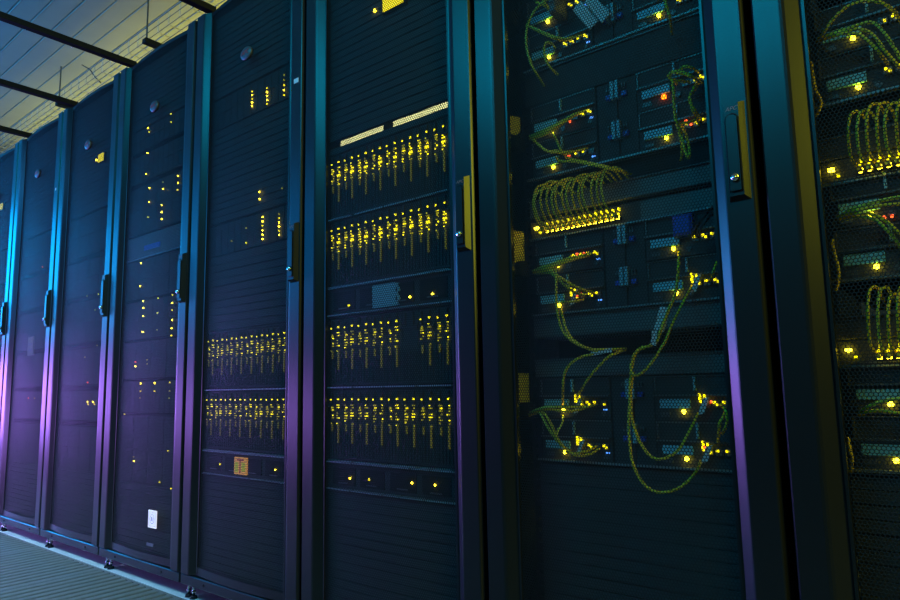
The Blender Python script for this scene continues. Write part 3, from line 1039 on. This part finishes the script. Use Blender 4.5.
def cable(label, pts, Y=0.075, r=0.0028, m=CABY, group=None, plug=True, name='fibre_cable', ends=(None, None), tags=()):
    """a cable through picture points, each with its own depth (px, py[, Y])"""
    P = []
    for i, q in enumerate(pts):
        y = q[2] if len(q) > 2 else Y
        P.append(at(q[0], q[1], y))
    o = MB().tube(spline(P, 6), r, 6).build(name, m, None, True)
    tag(o, label, 'cable', group)
    for (px, py, yy, ang, L, wd) in tags:
        c = at(px, py, yy)
        ca, sa = math.cos(ang), math.sin(ang)
        q = MB()
        for s, tt in ((-1, -1), (1, -1), (1, 1), (-1, 1)):
            u, v = s * L / 2, tt * wd / 2
            q.v.append((c.x + u * ca - v * sa, c.y - 0.003, c.z + u * sa + v * ca))
        q.v += [(a, bb + 0.0015, cc) for a, bb, cc in q.v]
        q.f += [(0, 1, 2, 3), (7, 6, 5, 4)] + [(k, (k + 1) % 4, 4 + (k + 1) % 4, 4 + k) for k in range(4)]
        q.build('cable_tag', TAGM, o)['label'] = 'pale paper tag'
    return o


EQ = D_EQ - 0.004
G1 = 'long dangling yellow cables'
cable('yellow cable hanging from the light under the network switch to a knot at mid height', [(679, 252, EQ), (678, 274, 0.06), (675, 295, 0.05), (668, 311, 0.045), (661, 330, 0.045), (656, 342, 0.05), (646, 347, 0.055), (637, 351, 0.055), (632, 362, 0.055), (631, 385, 0.055), (631, 410, 0.06)], group=G1, tags=((662.5, 319, 0.05, 1.25, 0.045, 0.020), (654.5, 338, 0.05, 1.4, 0.028, 0.010)))
cable('yellow cable curving from the right-hand ports down into a closed knot', [(692, 286, EQ), (684, 301, 0.06), (673, 322, 0.05), (667, 338, 0.045), (660, 350, 0.045), (649, 366, 0.045), (638, 375, 0.045), (631.5, 372, 0.05), (632, 361, 0.055), (640, 349, 0.06), (646, 346, 0.07)], group=G1)
cable('yellow cable hanging in the shorter U-shaped loop at the lowest array', [(634, 358, 0.06), (631, 373, 0.055), (630, 400, 0.05), (634, 427, 0.045), (643, 447, 0.042), (652, 457, 0.04), (662, 459, 0.04), (675, 453, 0.045), (683, 443, 0.05), (690, 430, 0.06), (695, 420, 0.08), (698, 413, EQ)], group=G1)
cable('yellow cable hanging in the longest U-shaped loop, below the lowest array', [(633, 371, 0.06), (629, 413, 0.055), (629.5, 440, 0.045), (633, 464, 0.04), (643, 483, 0.036), (654, 491, 0.036), (663, 492.5, 0.036), (673, 490.5, 0.036), (682, 486, 0.04), (692, 477, 0.05), (698, 468, 0.07), (701, 461, EQ)], group=G1)
cable('greenish yellow cable dropping from the left bundle and sweeping right to a tag', [(552, 270, 0.06), (556, 273, 0.055), (556.5, 303, 0.045), (561, 327, 0.045), (572, 341, 0.045), (591, 349, 0.05), (612, 349.5, 0.06), (626, 349, 0.09)], group=G1, tags=((602, 352, 0.055, 0.12, 0.045, 0.008),))
cable('inner yellow cable beside the sweeping one on the left', [(561, 307, EQ), (563, 318, 0.06), (567, 331, 0.05), (576, 342, 0.048), (593, 350.5, 0.052), (608, 352, 0.06)], group=G1)
cable('yellow cable running diagonally down from the tag to the lowest array', [(625, 350, 0.09), (614, 354, 0.055), (607, 358, 0.05), (599, 366, 0.05), (591, 375, 0.05), (583, 387, 0.06), (576, 399, EQ)], group=G1)
cable('yellow cable arching left from the tag down to the lowest array', [(596, 353.5, 0.055), (586, 355.5, 0.05), (577, 359, 0.046), (569, 365.5, 0.045), (564.5, 374, 0.046), (562.8, 389, 0.055), (563, 405, EQ)], group=G1)

G2 = 'cable bundles fanning out from the left side of the storage arrays'
fan = [
    ('uppermost strand of the fan below the looped cables', [(533, 271, 0.10), (543, 267, 0.06), (556, 262.5, 0.06), (570, 258, 0.075), (582, 255.5, 0.095), (591, 253, EQ)], CABG),
    ('middle strand of the fan below the looped cables', [(533, 272, 0.10), (545, 269, 0.06), (558, 264.5, 0.06), (574, 259.5, 0.075), (586, 256, 0.10), (595, 252.5, EQ)], CABY),
    ('lower strand of the fan below the looped cables', [(534, 273, 0.10), (545, 271, 0.065), (556, 266.5, 0.065), (567, 260, 0.09), (572, 255, EQ)], CABY),
    ('strand running down from the fan below the looped cables to the farthest port', [(534, 272.5, 0.10), (548, 270.5, 0.06), (558, 276, 0.055), (571, 284, 0.06), (584, 290, 0.08), (596, 293, EQ)], CABY),
    ('strand running down from the fan below the looped cables to the middle port', [(535, 273.5, 0.10), (550, 273, 0.062), (559, 280, 0.058), (568, 288, 0.07), (578, 294, 0.09), (586, 294.5, EQ)], CABG),
    ('strand running level across the lower ports of the array under the looped cables', [(562, 302, 0.10), (570, 302, 0.085), (578, 301, 0.095), (584, 299.5, EQ)], CABY),
    ('upper strand of the fan above the looped cables', [(529, 136.5, 0.10), (540, 132, 0.06), (553, 126, 0.06), (566, 119, 0.07), (577, 113, 0.09), (586, 110.5, EQ)], CABG),
    ('middle strand of the fan above the looped cables', [(530, 138, 0.10), (542, 133.5, 0.06), (555, 127, 0.06), (567, 120.5, 0.07), (576, 115, 0.10), (581, 113.5, EQ)], CABY),
    ('lower strand of the fan above the looped cables', [(530, 139, 0.10), (542, 135.5, 0.062), (553, 130.5, 0.062), (563, 123.5, 0.09), (568, 119, EQ)], CABY),
    ('strand above the looped cables bending down to the far port', [(531, 138, 0.10), (538, 144, 0.06), (547, 151, 0.055), (560, 152.5, 0.06), (576, 151, 0.08), (588, 148.5, EQ)], CABY),
    ('strand above the looped cables bending down to the near port', [(533, 139, 0.10), (541, 147, 0.06), (549, 151.5, 0.06), (557, 150.5, 0.075), (561, 153, 0.09), (566, 156, EQ)], CABG),
    ('thin strand slanting down from the yellow light above the looped cables', [(553, 133, EQ), (556, 139, 0.08), (559, 146, 0.07), (563, 152, 0.08), (571, 154.5, EQ)], CABG),
    ('thick cable slanting right over the looped cables and ending in a pale tag', [(556, 157.5, EQ), (560, 161, 0.07), (575, 161.5, 0.06), (590, 164.5, 0.055), (607, 168, 0.055), (620, 171, 0.07), (631, 174.5, 0.11)], CABY),
    ('second cable slanting right beside the thick one over the looped cables', [(566, 157, EQ), (572, 159.5, 0.075), (586, 162, 0.06), (602, 165.5, 0.06), (616, 169, 0.075), (626, 172, 0.11)], CABY),
    ('outer strand of the fan at the lowest array, level run', [(527, 415, 0.10), (535, 410.5, 0.06), (545, 407.5, 0.055), (556, 407, 0.06), (570, 407, 0.08), (585, 406, EQ)], CABG),
    ('inner strand of the fan at the lowest array, level run', [(528, 416, 0.10), (537, 411.5, 0.062), (550, 409.5, 0.06), (566, 411.5, 0.07), (578, 410, 0.09), (589, 406.5, 0.10), (597, 404, EQ)], CABY),
    ('outer strand bending down at the lowest array', [(530, 414.5, 0.10), (539, 412.5, 0.06), (546, 424, 0.055), (552, 434, 0.055), (559, 443, 0.07), (567, 449, EQ)], CABG),
    ('inner strand bending down at the lowest array', [(531, 414, 0.10), (543, 413, 0.06), (551, 424, 0.055), (557, 437, 0.055), (565, 448.5, 0.06), (577, 455.5, 0.07), (590, 454, 0.09), (600, 448, EQ)], CABY),
    ('short strand under the ports at the bottom of the lowest array', [(566, 452, 0.09), (577, 453, 0.08), (588, 450.5, 0.09), (597, 446, EQ)], CABY),
    ('thin strand dropping from the upper left light of the lowest array', [(563, 416, EQ), (562, 424, 0.08), (558, 430, 0.07), (556, 437, 0.065)], CABG),
    ('wide outer arc at the top left of the cable-strung rack', [(553, -2, 0.055), (545, 1, 0.05), (535, 10, 0.048), (528, 24, 0.05), (526, 36, 0.052), (527, 50, 0.055), (532, 66, 0.06), (541, 81, 0.09), (544, 86, EQ)], CABG),
    ('strand crossing from the wide outer arc to the ports at the top', [(526, 25, 0.052), (536, 29, 0.055), (547, 34, 0.06), (557, 37.5, 0.065), (568, 38.5, 0.08), (582, 35, EQ)], CABG),
    ('strand under the greenish crossing one at the top', [(530, 27, 0.055), (543, 33.5, 0.06), (554, 38, 0.065), (563, 41, 0.085), (572, 40, EQ)], CABY),
    ('small loop hanging around the upper left light at the top', [(555, 48, EQ), (551, 43, 0.07), (546, 43, 0.06), (544, 48, 0.058), (545, 58, 0.06), (549, 66, 0.065), (558, 75, 0.09)], CABG),
    ('short strand at the top from the frame edge to the upper light', [(541, -3, 0.06), (548, 7, 0.06), (555, 11, 0.08), (562, 10, EQ)], CABY),
    ('second short strand at the top beside the grey connector', [(536, 2, 0.06), (545, 6, 0.06), (552, 13, 0.08), (556, 19, EQ)], CABY),
]
for lab, pts, mm in fan:
    cable(('greenish ' if mm is CABG else 'yellow ') + lab, pts, m=mm, group=G2)
# bundle at the upper right, over the orange light
G3 = 'cables tangled around the orange light'
for lab, pts in [
    ('yellow cable curling over the top of the orange light', [(702, 84, EQ), (694, 78, 0.065), (684, 74, 0.055), (673, 72.5, 0.052), (668.5, 76, 0.055), (672, 80, 0.06), (680, 81, 0.07), (690, 82, 0.09)]),
    ('second yellow cable curling above the orange light', [(700, 80, EQ), (690, 75, 0.065), (678, 71, 0.06), (670, 73.5, 0.058), (671, 79, 0.062), (677, 84, 0.08)]),
    ('yellow cable dropping straight down just right of the orange light', [(672, 80, 0.06), (673.5, 92, 0.055), (674, 105, 0.055), (675.5, 118, 0.055), (678, 127, 0.06), (681, 140, 0.07), (682, 152, 0.085), (681, 160, 0.10)]),
    ('yellow cable looping down and back up at the lower right of the orange light', [(679, 124, 0.08), (682, 138, 0.065), (685, 150, 0.06), (688, 158, 0.06), (689.5, 153, 0.065), (688, 142, 0.075), (684, 130, 0.09), (680, 124, EQ)]),
    ('yellow strand wiggling down at the right edge beside the orange light', [(698, 82, EQ), (694, 88, 0.07), (690, 95, 0.065), (691, 103, 0.065), (696, 112, 0.075), (700, 120, EQ)]),
    ('second strand wiggling down beside the right edge', [(699, 84, EQ), (693, 92, 0.075), (689.5, 98, 0.07), (692, 108, 0.07), (696, 116, 0.085), (699, 125, EQ)]),
    ('thin loop reaching up above the tangle', [(682, 74, 0.065), (681, 69, 0.065), (685, 66.5, 0.065), (692, 68, 0.07), (699, 72, 0.10)]),
    ('thin level strand across the ports under the orange light', [(676, 124, 0.09), (684, 123, 0.085), (692, 121, 0.09), (701, 119, EQ)]),
    ('olive strand hanging at the very top right of the cable-strung rack', [(664, -4, 0.06), (667, 8, 0.06), (670, 18, 0.06), (672, 34, 0.10)]),
]:
    cable(lab, pts, group=G3)
for lab, pts in [('thin strand bending down at the right end of the lowest array', [(718, 404, EQ), (724, 408, 0.075), (727, 416, 0.07), (726, 426, 0.075), (722, 434, 0.09)]),
                 ('thin strand rising to the right end of the lowest array', [(718, 443, EQ), (719, 430, 0.08), (720, 422, 0.075), (724, 416, 0.08), (725, 408, EQ)]),
                 ('short strand bending at the right end of the array below the looped cables', [(717, 262, 0.10), (714, 270, 0.08), (712, 277, 0.09), (709, 281, EQ)])]:
    cable('yellow ' + lab, pts, group=G3)
for k, pts in enumerate([[(697, 238, 0.08), (701, 228, 0.06), (707, 219, 0.06), (716, 211, 0.08)], [(692, 236, 0.08), (697, 226, 0.065), (704, 216, 0.06), (714, 206, 0.085)]]):
    cable('black cable arching at the right below the grey cover plate, %s of the two' % ('lower', 'upper')[k], pts, m=CABB, r=0.0035, group='black cables by the blue plug', name='power_cable')
p = at(682, 224, D_EQ - 0.02)
b = MB().bevbox(p.x - 0.020, p.x + 0.018, p.y, D_EQ + 0.002, p.z - 0.022, p.z + 0.020, 0.006).build('blue_plug', BLUEP)
tag(b, 'dark blue plug at the right below the grey cover plate', 'plug')
p = at(551.5, 2, 0.06)
b = MB().bevbox(p.x - 0.009, p.x + 0.009, p.y, D_EQ + 0.002, p.z - 0.022, p.z + 0.05, 0.003).build('grey_plug', GREYP)
tag(b, 'grey connector sticking into the picture at the top left of the cable-strung rack', 'plug')
# two tilted tags at the top
for k, (px, py) in enumerate(((585, 15), (597, 8))):
    c = at(px, py, 0.095)
    q = MB(); ca, sa = math.cos(-1.02), math.sin(-1.02)
    for s, tt in ((-1, -1), (1, -1), (1, 1), (-1, 1)):
        u, v = s * 0.036, tt * 0.0125
        q.v.append((c.x + u * ca - v * sa, c.y, c.z + u * sa + v * ca))
    q.v += [(a, bb + 0.003, cc) for a, bb, cc in q.v]
    q.f += [(0, 1, 2, 3), (7, 6, 5, 4)] + [(j, (j + 1) % 4, 4 + (j + 1) % 4, 4 + j) for j in range(4)]
    o = thing('blank_tag', ('left one' if k == 0 else 'right one') + ' of two tilted pale tags hanging at the top of the cable-strung rack', 'tag', tuple(c))
    me = q.mesh('tag_card', TAGM); me.transform(Matrix.Translation(-c)); link('tag_card', me, o)
    MB().tube([(-0.006, 0.002, 0.030), (-0.008, 0.008, 0.045), (-0.008, 0.022, 0.055)], 0.0012, 5).build('tag_string', CABB, o)

ORD = ['first', 'second', 'third', 'fourth', 'fifth', 'sixth', 'seventh', 'eighth', 'ninth', 'tenth', 'eleventh', 'twelfth', 'thirteenth', 'fourteenth', 'fifteenth', 'sixteenth']


def loops(cx, z0, n, x_first, pitch, where, hmean, fwd, group, lean):
    rd = random.Random(n + int(z0 * 100))
    for k in range(n):
        x = cx + x_first + pitch * k
        h = hmean * (0.92 + 0.18 * rd.random()) + 0.004
        dx = lean * (0.8 + 0.5 * rd.random())
        f = fwd * (0.85 + 0.3 * rd.random())
        P = [(x, D_EQ - 0.006, z0 + 0.014), (x - 0.003, D_EQ - 0.018, z0 + 0.020), (x - 0.6 * dx - 0.004, D_EQ - f * 0.7, z0 + 0.034), (x - 0.9 * dx, D_EQ - f, z0 + 0.040 + h * 0.35),
             (x - 0.3 * dx, D_EQ - f * 0.85, z0 + 0.025 + h * 0.85), (x + 0.8 * dx, D_EQ - f * 0.45, z0 + 0.020 + h), (x + 1.5 * dx, D_EQ - f * 0.1, z0 + 0.008 + h), (x + 1.7 * dx, D_EQ + 0.01, z0 - 0.002 + h)]
        o = MB().tube(spline(P, 5), 0.0025, 6).build('patch_cable', CABG if k % 3 == 1 else CABY, None, True)
        tag(o, ORD[k] + ' looped patch cable from the left ' + where, 'cable', group)
        MB().box(x - 0.003, x + 0.003, D_EQ - 0.030, D_EQ - 0.012, z0 + 0.011, z0 + 0.018).build('plug', CABY, o)


loops(R1X, 1.010, 14, -0.175, 0.0130, 'on the network switch of the cable-strung rack', 0.085, 0.055, 'looped patch cables in the cable-strung rack', 0.012)
loops(R0X, 1.012, 8, -0.163, 0.0130, 'on the upper network switch at the right edge', 0.090, 0.045, 'looped patch cables on the upper panel at the right edge', 0.009)
loops(R0X, 0.704, 8, -0.163, 0.0130, 'on the lower network switch at the right edge', 0.095, 0.045, 'looped patch cables on the lower panel at the right edge', 0.008)

G5 = 'cables of the rack cut by the right edge'
for lab, pts, mm in [
    ('wide arching cable at the top right corner', [(818, 42, 0.10), (824, 32, 0.065), (836, 16, 0.06), (850, 5, 0.06), (866, 1, 0.06), (882, 3, 0.06), (895, 12, 0.07), (902, 24, 0.09)], CABY),
    ('upper strand of the bundle under the wide arch', [(817, 40, 0.10), (832, 33, 0.065), (848, 28, 0.06), (864, 23, 0.06), (876, 24, 0.06), (888, 38, 0.06), (904, 64, 0.07)], CABG),
    ('middle strand of the bundle under the wide arch', [(817, 41.5, 0.10), (830, 35, 0.065), (846, 31, 0.06), (860, 29, 0.06), (873, 35, 0.06), (886, 52, 0.06), (900, 68, 0.07)], CABY),
    ('lower strand of the bundle under the wide arch', [(818, 42.5, 0.10), (832, 36, 0.065), (848, 33.5, 0.06), (860, 35, 0.06), (871, 43, 0.06), (880, 54, 0.065), (888, 64, 0.09)], CABY),
    ('upper strand at the array between the network switches', [(838, 218, 0.10), (850, 210, 0.065), (866, 204.5, 0.06), (884, 200, 0.06), (904, 196, 0.06)], CABG),
    ('second strand at the array between the network switches', [(838, 219, 0.10), (852, 212, 0.065), (868, 208, 0.06), (884, 205, 0.06), (904, 204, 0.06)], CABY),
    ('bending strand at the array between the network switches', [(839, 220, 0.10), (856, 214, 0.065), (872, 214, 0.06), (886, 221, 0.06), (898, 232, 0.06), (906, 240, 0.07)], CABY),
    ('low bending strand at the array between the network switches', [(840, 221, 0.10), (858, 217, 0.07), (874, 219, 0.06), (886, 229, 0.06), (896, 240, 0.07), (902, 250, 0.08)], CABG),
    ('upper strand over the array under the lower network switch', [(858, 413, 0.10), (870, 406, 0.065), (884, 401, 0.06), (904, 398, 0.06)], CABG),
    ('lower strand over the array under the lower network switch', [(859, 415, 0.10), (872, 411, 0.065), (886, 411, 0.06), (904, 414, 0.06)], CABY),
    ('upright strand at the upper left inside the rack', [(811, 62, 0.10), (813, 78, 0.08), (816, 92, 0.08), (821, 101, 0.085), (819, 110, 0.09), (816, 116, 0.10)], CABY),
    ('upright strand at mid height just inside the stile', [(832, 240, 0.10), (834, 252, 0.085), (838, 268, 0.085), (838, 282, 0.09), (836, 290, 0.10)], CABY),
    ('upright strand low inside the stile', [(848, 438, 0.10), (850, 450, 0.085), (852, 460, 0.085), (850, 472, 0.10)], CABY)]:
    cable(('greenish ' if mm is CABG else 'yellow ') + lab + ' in the rightmost rack', pts, m=mm, group=G5, r=0.0028)
# black cable rings on the left side of the two nearest racks
for rx, zs in ((-0.5926, (1.24, 0.945, 0.628, 1.55)), (-0.0066, (1.26, 0.955, 0.64))):
    ri = 1 if rx < -0.1 else 0
    for z in zs:
        MB().bevbox(-0.288, -0.238, 0.085, D_EQ + 0.02, z - 0.018, z + 0.018, 0.006).build('cable_ring', DARK, RACKS[ri])

# yellow fibre guides on the inner left wall of the two nearest racks
GUIDE = mat('yellow_guide_plastic', (0.62, 0.58, 0.03), 0.4)
for ri, zs in ((1, ((0.945, 1.035), (0.635, 0.710), (1.265, 1.310))), (0, ((0.99, 1.06), (0.70, 0.76)))):
    for z0, z1 in zs:
        b = MB(); n = len(b.v)
        A = [(-0.288, 0.030, z0 + 0.012), (-0.282, 0.045, z0), (-0.250, 0.102, z0), (-0.246, 0.110, z0 + 0.012), (-0.246, 0.110, z1), (-0.288, 0.030, z1)]
        b.v += A + [(x - 0.0005, y + 0.003, z) for x, y, z in A]
        b.f += [(0, 1, 2, 3, 4, 5), (11, 10, 9, 8, 7, 6)] + [(k, (k + 1) % 6, 6 + (k + 1) % 6, 6 + k) for k in range(6)]
        b.build('fibre_guide', GUIDE, RACKS[ri])['label'] = 'yellow fibre guide'

# ------------------------------------------------------------------ aisle beams, cable tray over the racks
BEAM = mat('dark_beam_paint', (0.012, 0.013, 0.018), 0.6, spec=0.15, noise=0.2, scale=60)
BEAML = ['dark ceiling beam nearest the top right of the ceiling, over the white-sticker rack', 'dark ceiling beam meeting the rack with the white sign, longest in view', 'dark ceiling beam meeting the corner of the yellow-display rack', 'dark ceiling beam at the far left, lowest in the picture']
for k, gi in enumerate((4, 5, 6, 7)):
    x = GAPS[gi] + (0.04 if k == 0 else 0.035)
    t = thing('ceiling_beam', BEAML[k], 'beam', (x, -1.3, 2.030), 'dark beams across the aisle')
    MB().bevbox(-0.014, 0.014, -1.4, 1.345, 0, 0.022, 0.003).build('beam_tube', BEAM, t)
    for yb in (0.92, 1.08, 0.60):
        MB().ball((-0.016, yb + 0.03 * k, 0.006), 0.006, 4, 8).build('bolt', CHROME, t, True)

tr = thing('cable_tray', 'wire cable tray hung from the ceiling above the racks', 'cable tray', (-3.4, 0.56, 2.74))
WIRE = mat('tray_wire', (0.75, 0.75, 0.68), 0.4, 0.2)
WIRED = mat('tray_dark_wire', (0.10, 0.11, 0.12), 0.5, 0.3)
TX0, TX1 = -3.2, 2.4
for y, z in ((0.0, 0.085), (0.0, 0.045), (0.0, 0.0), (0.07, -0.003), (0.16, -0.003), (0.26, -0.003), (0.36, 0.0), (0.36, 0.085)):
    MB().tube([(TX0, y, z), (TX1, y, z)], 0.0024, 6).build('long_wire', WIRED, tr)
ribm = MB().tube([(0, 0.003, 0.088), (0, 0.003, 0.012), (0, 0.012, 0.003), (0, 0.35, 0.003), (0, 0.357, 0.01), (0, 0.357, 0.088)], 0.0026, 6).mesh('cross_wire', WIRE)
x = TX0 + 0.05
while x < TX1:
    link('cross_wire', ribm, tr, (x, 0, 0)); x += 0.122
rodm = MB().cyl((0, 0, 0), 'z', 0.005, ZC - 2.71 + 0.002, 8).mesh('rod', WIRED)
brm = MB().bevbox(-0.02, 0.02, -0.03, 0.42, -0.034, -0.006, 0.003).mesh('bracket', DARK)
for xr in (-4.64, -3.36, -2.08):
    link('rod', rodm, tr, (xr + 3.4, -0.012, -0.03)); link('rod', rodm, tr, (xr + 3.4, 0.38, -0.03))
    link('bracket', brm, tr, (xr + 3.4, 0, 0))
P = [at(82, 65, 0.57), at(90, 70, 0.585), at(95, 77, 0.60), at(101, 83, 0.62)]
o = MB().tube(spline(P, 5), 0.004, 6).build('cable_tail', CABB, None, True)
tag(o, 'short loose black cable end sticking out over the tray', 'cable')
